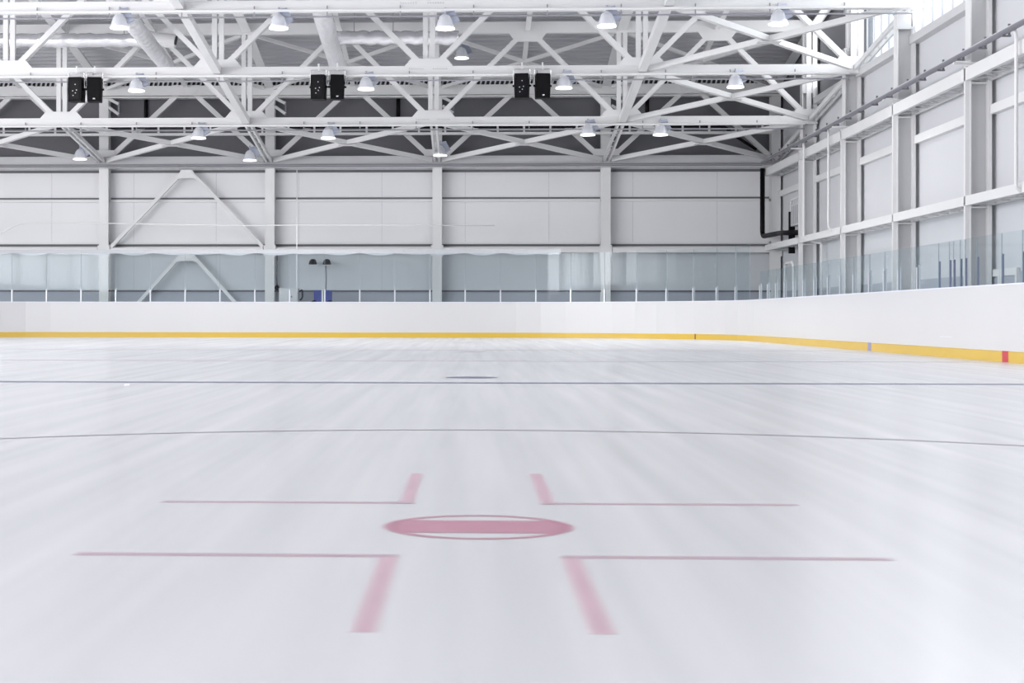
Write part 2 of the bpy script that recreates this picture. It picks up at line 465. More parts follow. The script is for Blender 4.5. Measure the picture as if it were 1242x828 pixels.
# ================================================================= GLASS PANELS ALONG THE BOARDS
ORD = ['first', 'second', 'third', 'fourth', 'fifth', 'sixth', 'seventh', 'eighth', 'ninth', 'tenth', 'eleventh', 'twelfth', 'thirteenth', 'fourteenth', 'fifteenth',
       'sixteenth', 'seventeenth', 'eighteenth', 'nineteenth', 'twentieth', 'twenty-first', 'twenty-second', 'twenty-third', 'twenty-fourth', 'twenty-fifth', 'twenty-sixth', 'twenty-seventh', 'twenty-eighth', 'twenty-ninth', 'thirtieth']
L0 = (RX - R) - (LX + R); LC = R * PI / 2
S_OF = lambda x: x - (LX + R)
STEP = 1.19
s_first = S_OF(-15.61) - 2 * STEP
posts = [s_first + STEP * k for k in range(0, 60)]
posts = [s for s in posts if s < L0 + LC + .2]
def pane(s0, s1, z1, gap=.012):
    n = max(1, int((s1 - s0) / .3)) if s1 > L0 else 1
    pts = [curve_pt(s0 + gap + (s1 - s0 - 2 * gap) * k / n) for k in range(n + 1)]
    bm = B(); A = []
    for p, nn in pts:
        a = p + nn * .045; b = p + nn * .057
        A.append([bm.verts.new(a + Vector((0, 0, 1.206))), bm.verts.new(a + Vector((0, 0, z1))), bm.verts.new(b + Vector((0, 0, z1))), bm.verts.new(b + Vector((0, 0, 1.206)))])
    for p, q in zip(A, A[1:]):
        for i in range(4): bm.faces.new((p[i], p[(i + 1) % 4], q[(i + 1) % 4], q[i]))
    bm.faces.new(A[0]); bm.faces.new(A[-1][::-1])
    return bm
def post_bm(s, h, w=.05, d=.05):
    if h > .46: w = .032
    p, nn = curve_pt(s); bm = B()
    if h > .46:
        q = p + nn * .07
        bar(bm, q + Vector((0, 0, 1.206)), q + Vector((0, 0, 1.206 + h)), w, .024, up=nn)
        return bm
    q = p + nn * .075
    bar(bm, q + Vector((0, 0, 1.206)), q + Vector((0, 0, 1.206 + h)), w, .035, up=nn)
    q = p + nn * .028
    bar(bm, q + Vector((0, 0, 1.206)), q + Vector((0, 0, 1.206 + h * .9)), w * .8, .02, up=nn)
    return bm
def shift(o, root): o.location = Vector(o.location) - Vector(root.location); return o
nfar = 0; ncor = 0
for i in range(len(posts) - 1):
    s0, s1 = posts[i], posts[i + 1]
    p, nn = curve_pt(s0)
    straight = s0 < L0
    if straight:
        lab = 'tall glass panel on the straight far boards, %s from the left end' % ORD[nfar]; nfar += 1; grp = 'glass panels on the far boards'
    else:
        lab = 'tall clear glass panel on the curved corner boards, %s after the straight' % ORD[ncor]; ncor += 1; grp = 'glass panels on the corner boards'
    g = empty('glass_panel', (p.x, p.y, 1.206), lab, 'glass panel', grp)
    shift(obj('pane', pane(s0, s1, 2.85), 'glass', g), g)
    shift(obj('support_post', post_bm(s0, .45, .05), 'alu', g), g)
    bm = B(); e, en = curve_pt(s1); q = e + en * .051
    bar(bm, q + Vector((0, 0, 1.206)), q + Vector((0, 0, 2.84)), .010, .010, up=en)
    shift(obj('edge_seal', bm, 'glass_edge', g), g)
# the side boards: lower glass, posts where the photograph shows them
side = [46.6, 45.4, 44.2, 43.0, 41.8, 40.6, 39.3, 37.84, 36.59, 35.34, 33.96, 32.75, 31.68, 30.35, 29.02, 28.38, 28.14, 27.76, 27.49, 26.86, 25.62, 24.67, 23.4, 22.2]
s_end = posts[-1]
yend = curve_pt(s_end)[0].y
side[0] = min(side[0], yend - .03)
S_Y = lambda y: L0 + LC + (EY - R) - y
k = 0
for i in range(len(side) - 1):
    y0, y1 = side[i], side[i + 1]
    darkp = y0 < 29.5
    narrow = abs(y0 - y1) < .5
    if narrow: lab = 'narrow glass strip by the dark gate posts on the right, %s from left' % ORD[i - 15 if 0 <= i - 15 < 30 else 0]
    else: lab = 'low clear glass panel on the right side boards, %s from the far corner' % ORD[k]; k += 1
    g = empty('glass_panel', (RX, y0, 1.206), lab, 'glass panel', 'low glass panels on the right boards')
    shift(obj('pane', pane(S_Y(y0), S_Y(y1), 2.0, .006), 'glass', g), g)
    shift(obj('support_post', post_bm(S_Y(y0), .45 if not darkp else .47, .05), 'post_dark' if darkp else 'alu', g), g)
    bm = B(); e, en = curve_pt(S_Y(y1)); q = e + en * .051
    bar(bm, q + Vector((0, 0, 1.206)), q + Vector((0, 0, 1.99)), .010, .010, up=en)
    shift(obj('edge_seal', bm, 'glass_edge', g), g)

# ================================================================= COLUMNS OF THE FAR WALL
names5 = ['', 'far left', 'left', 'middle', 'right', 'corner']
def far_column():
    r = empty('wall_column', (0, WY, 0), '', 'column', 'columns of the far wall')
    bm = B(); box(bm, -.17, .17, 0, .03, -.1, 8.55); obj('front_flange', bm, 'steel', r)
    bm = B(); box(bm, -.012, .012, .03, .36, -.1, 8.55); obj('web', bm, 'steel', r)
    bm = B(); box(bm, -.17, .17, .36, .39, -.1, 8.55); obj('rear_flange', bm, 'steel', r)
    bm = B(); box(bm, -.22, .22, -.012, 0, 2.86, 3.26); obj('splice_plate', bm, 'steel', r)
    return r
fc = far_column()
lab = {-19.15: 'white steel column of the far wall hidden beyond the left edge', -13.15: 'white steel column on the far wall, leftmost in the photo, left of the diagonal bracing',
       -7.15: 'white steel column on the far wall just right of the large diagonal bracing', -1.15: 'white steel column near the middle of the far wall',
       4.85: 'white steel column on the far wall where four roof members meet, right of centre', 10.85: 'white steel corner column behind the thick black drain pipe'}
for i, x in enumerate([-13.15, -7.15, -1.15, 4.85, 10.85]):
    o = fc if i == 0 else copy_tree(fc)
    o.location = (x, WY, 0); o['label'] = lab[x]

# girts of the far wall between the columns
for i in range(1, 6):
    a, b = NODES[i] + .24, NODES[i + 1] - .24
    nm = ['', 'left of the leftmost column', 'crossing the diagonal braced bay', 'right of the braced bay', 'in the bay right of the middle column', 'in the last bay before the corner'][i]
    bm = B(); box(bm, a, b, WY + .02, WY + .2, 3.0, 3.18); box(bm, a, b, WY + .2, WY + .21, 3.02, 3.16)
    tag(obj('wall_girt', bm, 'steel'), 'white horizontal steel girt on the far wall ' + nm, 'beam', 'girts of the far wall')

# diagonal bracing in the second bay
def wbrace(z0, z1, label, zt):
    xm = (NODES[2] + NODES[3]) / 2
    r = empty('wall_brace', (xm, WY + .1, z0), label, 'brace', 'diagonal bracing on the far wall')
    for s in (-1, 1):
        bm = B(); bar(bm, (s * 2.75, 0, 0), (s * .2, 0, z1 - z0), .12, .16, up=(0, 1, 0)); obj('diagonal', bm, 'steel', r)
    bm = B(); prism(bm, [(-.42, zt - z0 - .35), (-.2, zt - z0), (.2, zt - z0), (.42, zt - z0 - .35), (.2, zt - z0 - .30), (-.2, zt - z0 - .30)], -.10, -.085)
    obj('gusset_plate', bm, 'steel', r)
wbrace(3.2, 5.85, 'large white inverted V brace on the far wall above the girt', 5.97)
wbrace(0.1, 2.92, 'lower white inverted V brace seen through the glass at left', 3.0)

# ================================================================= TRUSSES
def gusset(bm, x, z, up, w0=.70, w1=.50, h=.23, y=-.11):
    s = 1 if up else -1
    prism(bm, [(x - w0, z), (x + w0, z), (x + w1, z + s * h), (x - w1, z + s * h)], y - .008, y + .008)
    return bm
def make_truss(name, label, nodes, H, ch=.23, dg=.148, vert=True, flange=True):
    r = empty(name, (0, 0, 0), label, 'truss', 'roof trusses crossing the hall')
    x0, x1 = nodes[0] - .4, nodes[-1] + .15
    bm = B(); box(bm, x0, x1, -.10, .10, -ch / 2, ch / 2); obj('bottom_chord', bm, 'steel', r)
    if flange:
        bm = B(); box(bm, x0, x1, -.19, .19, -ch / 2 - .035, -ch / 2); obj('bottom_flange', bm, 'steel', r)
    bm = B(); box(bm, x0, x1, -.10, .10, H - .18, H + .18); obj('top_chord', bm, 'steel', r)
    for a, b in zip(nodes, nodes[1:]):
        m = (a + b) / 2
        for p, q in ((a, m), (b, m)):
            s = 1 if q > p else -1
            bm = B()
            for yy in (-.075, .075): bar(bm, (p + s * .25, yy, .20), (q - s * .2, yy, H - .22), .06, dg, up=(0, 0, 1))
            obj('diagonal', bm, 'steel', r)
    for a in nodes:
        if vert:
            bm = B()
            for xx in (-.10, .10): box(bm, a + xx - .07, a + xx + .07, -.06, .06, ch / 2, H - .18)
            obj('vertical', bm, 'steel', r)
        bm = B(); gusset(bm, a, ch / 2 - .02, True); obj('gusset_plate', bm, 'steel', r)
    for a, b in zip(nodes, nodes[1:]):
        bm = B(); gusset(bm, (a + b) / 2, H - .16, False, .62, .40, .30); obj('gusset_plate', bm, 'steel', r)
    return r
tp = make_truss('roof_truss', '', NODES, TH)
# pale stencilled lettering too small to read beside the middle node
bm = B()
for g0 in (-.55, .12):
    for k in range(7):
        x = -1.15 + g0 + k * .062; box(bm, x, x + .038, -.103, -.1005, .02, .028); box(bm, x, x + .008, -.103, -.1005, .028, .055)
obj('stencil_mark', bm, 'conduit', tp)
tl = ['white roof truss farthest from the camera, just in front of the far wall', 'white roof truss in the middle with the black speakers hanging under it', 'white roof truss nearest the camera along the top edge', 'white roof truss above the top of the picture']
trs = []
for i, (y, z) in enumerate(TR):
    o = tp if i == 0 else copy_tree(tp)
    o.location = (0, y, z); o['label'] = tl[i]; trs.append(o)

# far wall frame: chord, top beam and diagonals at the wall
r = empty('wall_truss', (0, WY, WZ), 'white truss frame standing against the far wall above the columns', 'truss')
bm = B(); box(bm, -26, 11.05, -.22, -.015, -.20, .16); obj('bottom_chord', bm, 'chord_shaded', r)
bm = B(); box(bm, -26, 11.05, -.26, -.02, -.25, -.215); obj('bottom_flange', bm, 'steel', r)
bm = B(); box(bm, -26, 11.05, -.14, .12, 2.34, 2.70); obj('top_beam', bm, 'steel', r)
bm = B(); box(bm, -26, 11.05, -.20, .2, 2.26, 2.31); obj('top_beam_flange', bm, 'steel', r)
bm = B(); box(bm, -26, 11.05, -.30, -.12, 2.88, 3.10); obj('eave_beam', bm, 'steel', r)
for a, b in zip(NODES[:-1], NODES[1:]):
    m = (a + b) / 2
    for p, q in ((a, m), (b, m)):
        s = 1 if q > p else -1
        bm = B(); bar(bm, (p + s * .15, -.05, .05), (q - s * .15, -.05, 2.55), .12, .17, up=(0, 0, 1)); obj('diagonal', bm, 'steel', r)
    bm = B(); gusset(bm, m, 2.72, False, .5, .34, .28, -.15); obj('gusset_plate', bm, 'steel', r)
    bm = B(); gusset(bm, a, .10, True, .5, .4, .3, -.13); obj('gusset_plate', bm, 'steel', r)
# corrugated closure strip with dark gaps between its teeth
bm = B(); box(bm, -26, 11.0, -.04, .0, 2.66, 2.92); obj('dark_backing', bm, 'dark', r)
bm = B(); x = -26.0; poly = []
while x < 10.9:
    prism(bm, [(x, 2.68), (x + .06, 2.68), (x + .11, 2.88), (x + .05, 2.88)], -.085, -.05); x += .17
o = obj('corrugated_closure', bm, 'steel_grey', r)

# cable ladder / hand rail bar under the far wall frame
r = empty('cable_ladder', (0, 57.6, 7.15), 'white bar with short hangers running along the dark upper far wall', 'cable ladder')
bm = B(); box(bm, -26, 10.6, -.05, .05, 0, .09); obj('lower_bar', bm, 'steel', r)
bm = B(); box(bm, -26, 10.6, -.03, .03, .47, .52); obj('upper_bar', bm, 'steel', r)
x = -17.6
while x < 10.5:
    bm = B(); box(bm, x - .035, x + .035, -.02, .02, .09, .47); obj('hanger', bm, 'steel', r); x += .93

# ---------------- sloping ties and cross braces in the plane of the bottom chords
planes = [(WY - .12, WZ - .02)] + [(y, z - .02) for y, z in TR]
def pt(x, i): return Vector((x, planes[i][0], planes[i][1]))
xl = {-13.15: 'above the leftmost column', -7.15: 'in line with the second column', -1.15: 'in line with the middle column', 4.85: 'in line with the right column', 10.85: 'along the right side wall'}
zl = ['from far wall to farthest truss', 'from farthest to middle truss', 'from middle to nearest truss', 'beyond the nearest truss']
for x, segs in ((-7.15, (0, 1, 2, 3)), (4.85, (0, 1, 2, 3)), (10.85, (0, 1, 2)), (-13.15, (0,)), (-1.15, (0,))):
    for i in segs:
        a, b = pt(x, i), pt(x, i + 1); d = (b - a).normalized()
        a = a + d * .15; b = b - d * .2; bm = B()
        if i == 0 or x == 10.85:
            for dx in (-.085, .085): bar(bm, a - Vector((-dx, 0, 0)), b - Vector((-dx, 0, 0)), .07, .14)
            k = 0.5
            while k < (b - a).length:
                c = a + d * k; box(bm, c.x - .05, c.x + .05, c.y - .04, c.y + .04, c.z - .02, c.z + .02); k += .8
        else:
            bar(bm, a, b, .22, .20)
        bm2 = B(); 
        for v in bm.verts: v.co -= a
        bm2.free()
        o = obj('roof_tie', bm, 'steel', None, loc=a)
        tag(o, 'sloping roof tie %s, %s' % (xl[x], zl[i]), 'tie beam', 'sloping ties under the roof')
bl = {0: {-19.15: 'left of the leftmost far column', -13.15: 'above the diagonal braced wall bay', -7.15: 'left of the middle far column', -1.15: 'right of the middle far column', 4.85: 'in the last bay before the right wall'}}
def xbrace(x0, i, label):
    x1 = x0 + 6; a0, a1, b0, b1 = pt(x0, i), pt(x1, i), pt(x0, i + 1), pt(x1, i + 1)
    c = (a0 + a1 + b0 + b1) / 4
    r = empty('cross_brace', c, label, 'brace', 'X braces under the roof')
    for n_, (p, q, off) in enumerate(((a0, b1, 0.0), (a1, b0, 0.0))):
        d = (q - p).normalized(); bm = B(); bar(bm, p + d * .3 - c, q - d * .3 - c, .14, .15); obj('brace_arm', bm, 'steel', r)
    bm = B(); box(bm, -.3, .3, -.2, .2, -.10, -.086); obj('crossing_plate', bm, 'steel', r)
for x in (-19.15, -13.15, -7.15, -1.15, 4.85): xbrace(x, 0, 'flat white X brace before the far wall, ' + bl[0][x])
xbrace(4.85, 1, 'white X brace at right between the farthest and middle truss')
xbrace(4.85, 2, 'large white X brace at top right between the middle and nearest truss')

# ---------------- roof beams and roof-plane bracing under the deck
tops = [(WY - .05, 9.02)] + [(y, z + TH) for y, z in TR]
xs = [-16.15 + 3 * k for k in range(10)]
for j, x in enumerate(xs):
    for i in range(3):
        (ya, za), (yb, zb) = tops[i], tops[i + 1]
        ya, za, yb, zb = ya - .15, za + .0, yb + .12, zb + .0
        r = empty('roof_beam', (x, ya, za), '%s roof beam from the left, under the deck %s' % (ORD[j], ['behind the farthest truss', 'between the farthest and middle trusses', 'between the middle and nearest trusses'][i]), 'beam', 'beams under the roof deck')
        L = Vector((0, yb - ya, zb - za))
        w = .30 if j % 2 == 1 else .16
        bm = B(); bar(bm, (0, 0, -.10), L + Vector((0, 0, -.10)), w, .03); obj('bottom_flange', bm, 'steel', r)
        bm = B(); bar(bm, (0, 0, .03), L + Vector((0, 0, .03)), .03, .22); obj('web', bm, 'steel', r)
    if j % 2 == 1 and x < 10:
        (ya, za), (yb, zb) = tops[0], tops[1]
        r = empty('roof_cross_brace', (x + 3, 55, 9.6), 'thin white X brace under the roof deck, %s from the left' % ORD[j // 2], 'brace', 'thin X braces under the deck')
        for s in (-1, 1):
            bm = B(); bar(bm, (-s * 2.8, ya - .2 - 55, za - .16 - 9.6), (s * 2.8, yb + .2 - 55, zb - .16 - 9.6), .11, .11); obj('brace_arm', bm, 'steel', r)

# ================================================================= CONDUITS UNDER THE TRUSSES
cl = ['under the farthest truss', 'under the middle truss behind the speakers', 'under the nearest truss']
for i, (y, z) in enumerate(TR[:3]):
    r = empty('conduit', (0, y - .13, z - .30), 'thin grey conduit running ' + cl[i], 'conduit', 'lamp conduits')
    bm = B(); tube(bm, [(-26, 0, 0), (10.6, 0, 0)], .022, 8); obj('tube', bm, 'conduit', r)
    bm = B(); tube(bm, [(-26, -.08, .145), (10.6, -.08, .145)], .035, 8); obj('white_tube', bm, 'steel', r)
    x = -17.9; k = 0
    while x < 10.6:
        bm = B(); box(bm, x - .015, x + .015, -.03, -.01, -.03, .27); obj('clip', bm, 'conduit', r); x += .9 * 2
for dz, dy in ((-.10, 0), (-.17, -.03)):
    bm = B(); tube(bm, [(-26, 0, 0), (10.3, 0, 0)], .022, 8)
    o = obj('wall_conduit', bm, 'conduit', None, loc=(0, WY - .32 + dy, WZ - .05 + dz)); tag(o, 'thin dark %s conduit line along the far wall above the column tops' % ('upper' if dz > -.15 else 'lower'), 'conduit')

# ================================================================= HIGH BAY LAMPS
def make_lamp():
    r = empty('high_bay_lamp', (0, 0, 0), '', 'lamp', 'dome lamps hanging under the trusses')
    bm = B(); prof = [(.215, .0), (.225, .03), (.20, .09), (.18, .17), (.15, .25), (.105, .31), (.06, .34), (.012, .345)]
    lathe(bm, prof, 28)
    for v in bm.verts:   # vertical ribs
        a = math.atan2(v.co.y, v.co.x); rr = math.hypot(v.co.x, v.co.y)
    obj('reflector', bm, 'lampdome', r, smooth=True)
    bm = B(); lathe(bm, [(.228, -.035), (.236, -.03), (.236, -.002), (.222, .005)], 28); obj('rim', bm, 'lens', r, smooth=True)
    bm = B(); lathe(bm, [(.0005, -.034), (.226, -.034)], 28); obj('lens', bm, 'lens', r)
    bm = B(); bar(bm, (.10, .10, .44), (.27, .06, .14), .20, .12, up=(0, 1, 0)); obj('ballast_box', bm, 'ballast', r)
    bm = B(); bar(bm, (-.02, 0, .40), (.20, .05, .46), .09, .07); tube(bm, [(0, 0, .33), (0, 0, .50)], .025, 8); obj('hanger_arm', bm, 'ballast', r)
    l = bpy.data.lights.new('high_bay_light', 'SPOT'); l.energy = LAMP_W; l.spot_size = 2.4; l.spot_blend = .6; l.shadow_soft_size = .2
    lo = bpy.data.objects.new('high_bay_light', l); COL.objects.link(lo); lo.parent = r; lo.location = (0, 0, -.06)
    return r
def unproj(u, v, y):
    a, b = u - PX, v - PY; cr, sr = math.cos(ROLL), math.sin(ROLL)
    X, Z = (a * cr + b * sr) / F_PX, -(-a * sr + b * cr) / F_PX
    c, s = math.cos(YAW), math.sin(YAW)
    d = Vector((c * X - s, s * X + c, Z)); return d * (y / d.y) + Vector((0, 0, CAM_H))
lamp = make_lamp()
spots = [(145, 33, 39.85, 'nearest row of lamps, left one in front of the ribbed duct'), (338, 33.5, 39.85, 'nearest row of lamps, second from the left'), (540, 34, 39.85, 'nearest row of lamps, beside the middle truss vertical'),
         (736, 31, 39.85, 'nearest row of lamps, fourth from the left'), (944, 28.5, 39.85, 'nearest row of lamps, rightmost, before the large X brace'),
         (165.5, 109.5, 45.85, 'middle row, right of the left speaker pair'), (444, 107.5, 45.85, 'middle row, right of the centre speaker pair'), (684, 106, 45.85, 'middle row, right of the right speaker pair'), (892, 105, 45.85, 'middle row, rightmost'),
         (241, 167, 51.85, 'farthest row, left one'), (398, 167, 51.85, 'farthest row, second from the left'), (713, 163, 51.85, 'farthest row, left of two close together at right'), (801, 163, 51.85, 'farthest row, rightmost, over the flat X brace'),
         (97, 192.5, 56.6, 'low on the tie above the leftmost far column'), (303, 194, 56.6, 'low on the tie beside the second far column'), (534, 188, 56.6, 'low on the tie above the middle far column'),
         (560, 70, 54.5, 'small and high under the deck, right of the foil duct')]
for i, (u, v, y, d) in enumerate(spots):
    o = lamp if i == 0 else copy_tree(lamp)
    o.location = unproj(u, v, y); o['label'] = 'dome lamp, ' + d
    if 'low on the tie' in d or 'small and high' in d:       # these hang close to the wall and are dimmer
        for ch in o.children:
            if ch.type == 'LIGHT': ch.data = ch.data.copy(); ch.data.energy = 25
    if 'middle row' in d: o.rotation_euler = (0, 0, .15)

# ================================================================= SPEAKERS
def make_speaker():
    r = empty('speaker', (0, 0, 0), '', 'speaker', 'black speakers under the middle truss')
    bm = B(); prism(bm, [(-.19, -.36), (.19, -.36), (.205, .0), (.19, .33), (-.19, .33), (-.205, .0)], -.17, .17); obj('cabinet', bm, 'spk', r)
    bm = B(); prism(bm, [(-.17, -.33), (.17, -.33), (.18, .3), (-.18, .3)], -.185, -.17); obj('grille', bm, 'spk', r)
    bm = B()
    tube(bm, bend([(-.23, 0, -.02), (-.23, 0, .47), (.23, 0, .47), (.23, 0, -.02)], .04), .016, 8)
    obj('mounting_bracket', bm, 'chrome', r)
    bm = B(); box(bm, -.02, .02, -.02, .02, .47, .66); obj('hanging_rod', bm, 'steel', r)
    bm = B(); tube(bm, [(-.26, 0, 0), (-.19, 0, 0)], .03, 8); tube(bm, [(.19, 0, 0), (.26, 0, 0)], .03, 8); obj('pivot_knob', bm, 'spk', r)
    return r
sp = make_speaker()
bm = B(); box(bm, -.03, .03, -.19, -.185, -.30, -.265); front_badge = obj('badge', bm, 'chrome', sp)
pair = ['left', 'centre', 'right']
for j, (u1, u2, v) in enumerate(((93, 115, 108.5), (386.5, 409, 105.5), (633, 658, 104))):
    o = sp if j == 0 else copy_tree(sp)
    o.location = unproj(u2, v, 45.7); o.rotation_euler = (0, 0, .1)
    o['label'] = 'black speaker with plain grille facing the ice, right one of the %s pair' % pair[j]
# rear view speakers: separate kind showing sockets and handle
rs = empty('speaker', (0, 0, 0), '', 'speaker', 'black speakers under the middle truss')
bm = B(); prism(bm, [(-.19, -.36), (.19, -.36), (.205, .0), (.19, .33), (-.19, .33), (-.205, .0)], -.17, .17); obj('cabinet', bm, 'spk', rs)
bm = B(); box(bm, -.13, .13, -.176, -.17, -.28, .22); obj('rear_panel', bm, 'black', rs)
for x, z in ((.02, .12), (-.05, -.06), (.03, -.12), (-.04, -.19), (.06, -.04)):
    bm = B(); tube(bm, [(x, -.176, z), (x, -.185, z)], .014, 10); obj('socket', bm, 'steel_grey', rs)
bm = B(); tube(bm, bend([(-.23, 0, -.02), (-.23, 0, .47), (.23, 0, .47), (.23, 0, -.02)], .04), .016, 8); obj('mounting_bracket', bm, 'chrome', rs)
bm = B(); box(bm, -.02, .02, -.02, .02, .47, .66); obj('hanging_rod', bm, 'steel', rs)
bm = B(); tube(bm, [(-.26, 0, 0), (-.19, 0, 0)], .03, 8); tube(bm, [(.19, 0, 0), (.26, 0, 0)], .03, 8); obj('pivot_knob', bm, 'spk', rs)
for j, (u1, u2, v) in enumerate(((93, 115, 108.5), (386.5, 409, 105.5), (633, 658, 104))):
    o = rs if j == 0 else copy_tree(rs)
    o.location = unproj(u1, v, 45.7); o.rotation_euler = (0, 0, -.12)
    o['label'] = 'black speaker showing its socket panel, left one of the %s pair' % pair[j]

# ================================================================= DUCTS
def rib_duct(name, pts, r, label, m='spiral'):
    P = [Vector(p) for p in pts]; path = []; rad = []
    for a, b in zip(P, P[1:]):
        n = max(2, int((b - a).length / .075))
        for k in range(n):
            path.append(a.lerp(b, k / n)); rad.append(r * (.94 + .20 * abs(math.sin(len(path) * PI / 5)) + random.uniform(-.03, .03)))
    path.append(P[-1]); rad.append(r)
    bm = B(); tube(bm, path, r, 20, radii=rad)
    o = obj(name, bm, m, None, smooth=True); tag(o, label, 'duct', 'roof ducts'); return o
rib_duct('air_duct', bend([unproj(120, -35, 39.5), unproj(150, 15, 43.5), unproj(204, 82, 50.3)], .8), .215, 'ribbed silver duct slanting away at top left behind the lamp')
rib_duct('air_duct', bend([unproj(383, -40, 39.5), unproj(390, 15, 43.5), unproj(410, 82, 50.3)], .8), .225, 'crinkled silver duct curving down from the top edge left of centre')
def foil_duct(u0, u1, v, r, label, y=50.6):
    a, b = unproj(u0, v, y), unproj(u1, v, y); path = []; rad = []; n = 60
    for k in range(n + 1):
        p = a.lerp(b, k / n); p.z += .03 * math.sin(k * .9) * random.random(); path.append(p); rad.append(r * (1 + random.uniform(-.05, .05)))
    bm = B(); tube(bm, path, r, 18, radii=rad); 
    for v_ in bm.verts: v_.co -= a
    o = obj('foil_duct', bm, 'foil', None, loc=a, smooth=True); tag(o, label, 'duct', 'roof ducts')
    for t in (.2, .5, .8):
        q = a.lerp(b, t) - a; bm = B(); box(bm, q.x - .012, q.x + .012, -.012, .012, r * .9, 1.42); obj('hanger_rod', bm, 'conduit', o)
    return o
foil_duct(-30, 196, 49, .215, 'shiny foil wrapped duct running level at the far left under the roof')
foil_duct(398, 556, 46, .215, 'shiny foil wrapped duct running level left of the middle vertical')
a = unproj(180, 46, 50.3)
bm = B(); tube(bm, [(0, 0, 0), (.85, 0, -.12)], .22, 20, cap=True); o = obj('duct_elbow', bm, 'steel', None, loc=a); tag(o, 'pale round duct end with a dark mouth below the left roof beam', 'duct')
bm = B(); tube(bm, [(.852, 0, -.12), (.86, 0, -.122)], .19, 20); o2 = obj('dark_mouth', bm, 'dark', o)

# ================================================================= BLACK PIPES
def pipe(name, pts, r, m, label, cat='pipe', br=.25, grp=None):
    P = bend(pts, br); a = P[0].copy(); bm = B(); tube(bm, [p - a for p in P], r, 12)
    o = obj(name, bm, m, None, loc=a, smooth=True); tag(o, label, cat, grp); return o
pipe('drain_pipe', [(-26, 57.72, 7.50), (9.0, 57.72, 7.44), (9.35, 57.7, 7.1), (10.1, 57.65, 6.6)], .055, 'black', 'long black pipe running along the upper far wall and dropping at right')
pipe('drain_pipe', [(10.33, 57.75, 5.95), (10.33, 57.75, 3.55), (10.50, 55.5, 3.55), (10.56, 52.6, 3.42)], .085, 'black', 'thick black drain pipe in the far right corner bending along the side wall')
for u in (177, 483, 785):
    a = unproj(u, 112, 58.43); b = unproj(u, 150, 58.43)
    pipe('down_pipe', [a, b], .07, 'black', 'short vertical black pipe on the dark upper wall, %s' % {177: 'left', 483: 'middle', 785: 'right of centre'}[u], grp='short black pipes')
# folding wall brackets beside the column heads
for x in (-13.15, -7.15, -1.15, 4.85):
    r = empty('wall_bracket', (x + .2, 57.95, 7.9), 'grey folded bracket beside the head of the %s' % {-13.15: 'leftmost far column', -7.15: 'second far column', -1.15: 'middle far column', 4.85: 'right far column'}[x], 'bracket', 'brackets on the column heads')
    for z0, z1 in ((.62, .42), (.32, .05)):
        bm = B(); bar(bm, (0, 0, z0), (.38, -.1, z1), .08, .10); obj('arm', bm, 'steel_grey', r)
    bm = B(); bar(bm, (.38, -.1, .52), (.38, -.1, -.02), .05, .07); obj('end_plate', bm, 'pipe_grey', r)

# ================================================================= RIGHT WALL FRAME
def side_column():
    r = empty('side_column', (10.45, 0, 0), '', 'column', 'columns of the right wall')
    bm = B(); box(bm, 0.0, .10, 0, .10, -.1, 6.0); obj('front_post', bm, 'steel', r)
    bm = B(); box(bm, .10, .125, -.02, .34, -.1, 8.2); obj('inner_flange', bm, 'steel', r)
    bm = B(); box(bm, .125, .47, .14, .16, -.1, 8.2); obj('web', bm, 'steel_grey', r)
    bm = B(); box(bm, .47, .55, -.02, .34, -.1, 8.2); obj('outer_flange', bm, 'steel', r)
    for z in (5.62, 3.0):
        bm = B(); box(bm, .125, .47, -.02, .30, z, z + .025); obj('stiffener_plate', bm, 'steel', r)
    bm = B(); box(bm, .08, .5, -.04, .36, 8.2, 8.26); obj('cap_plate', bm, 'steel_grey', r)
    bm = B(); box(bm, .12, .44, -.03, .13, 7.85, 8.18); box(bm, .10, .50, -.05, -.03, 7.80, 7.86); obj('bearing_box', bm, 'steel_grey', r)
    bm = B(); box(bm, -.25, .30, -.05, .05, 6.03, 6.07); obj('bracket_arm', bm, 'steel', r)
    return r
sc = side_column()
cn = ['farthest, just before the black pipe bend', 'second from the far corner', 'third from the far corner', 'fourth from the far corner, broad and close', 'fifth from the far corner, past the right edge']
for i, y in enumerate((52.0, 46.15, 40.55, 34.7, 28.85)):
    o = sc if i == 0 else copy_tree(sc)
    o.location = (10.45, y, 0); o['label'] = 'white steel column of the right wall, ' + cn[i]
# end posts of the trusses, standing on the side columns
for i, (y, z) in enumerate(TR[:3]):
    bm = B(); box(bm, -.15, .15, .12, .30, 0.0, 2.9); box(bm, .15, .35, .2, .3, 0, 2.9)
    for v in bm.verts: pass
    o = obj('end_post', bm, 'steel', None, loc=(10.75, y, z - .12)); tag(o, 'white upright at the right end of the %s truss against the windows' % ['farthest', 'middle', 'nearest'][i], 'post', 'truss end posts')

# lattice girders along the right wall
def lattice(z0, z1, label, name='lattice_girder'):
    r = empty(name, (10.45, 40, z0), label, 'girder', 'lattice girders on the right wall')
    bm = B(); box(bm, .0, .09, -18, 17.9, 0, z1 - z0); obj('front_chord', bm, 'steel', r)
    bm = B(); box(bm, .48, .55, -18, 17.9, 0, .10); obj('rear_chord', bm, 'steel', r)
    bm = B(); y = -18.0; s = 0
    while y < 17.5:
        bar(bm, (.09 if s % 2 == 0 else .48, y, .02), (.48 if s % 2 == 0 else .09, y + .42, .02), .05, .02); y += .42; s += 1
    obj('lattice', bm, 'steel_grey', r)
lattice(5.68, 5.95, 'white lattice girder high along the right wall under the grey pipe')
lattice(3.05, 3.25, 'white lattice girder low along the right wall above the glass')
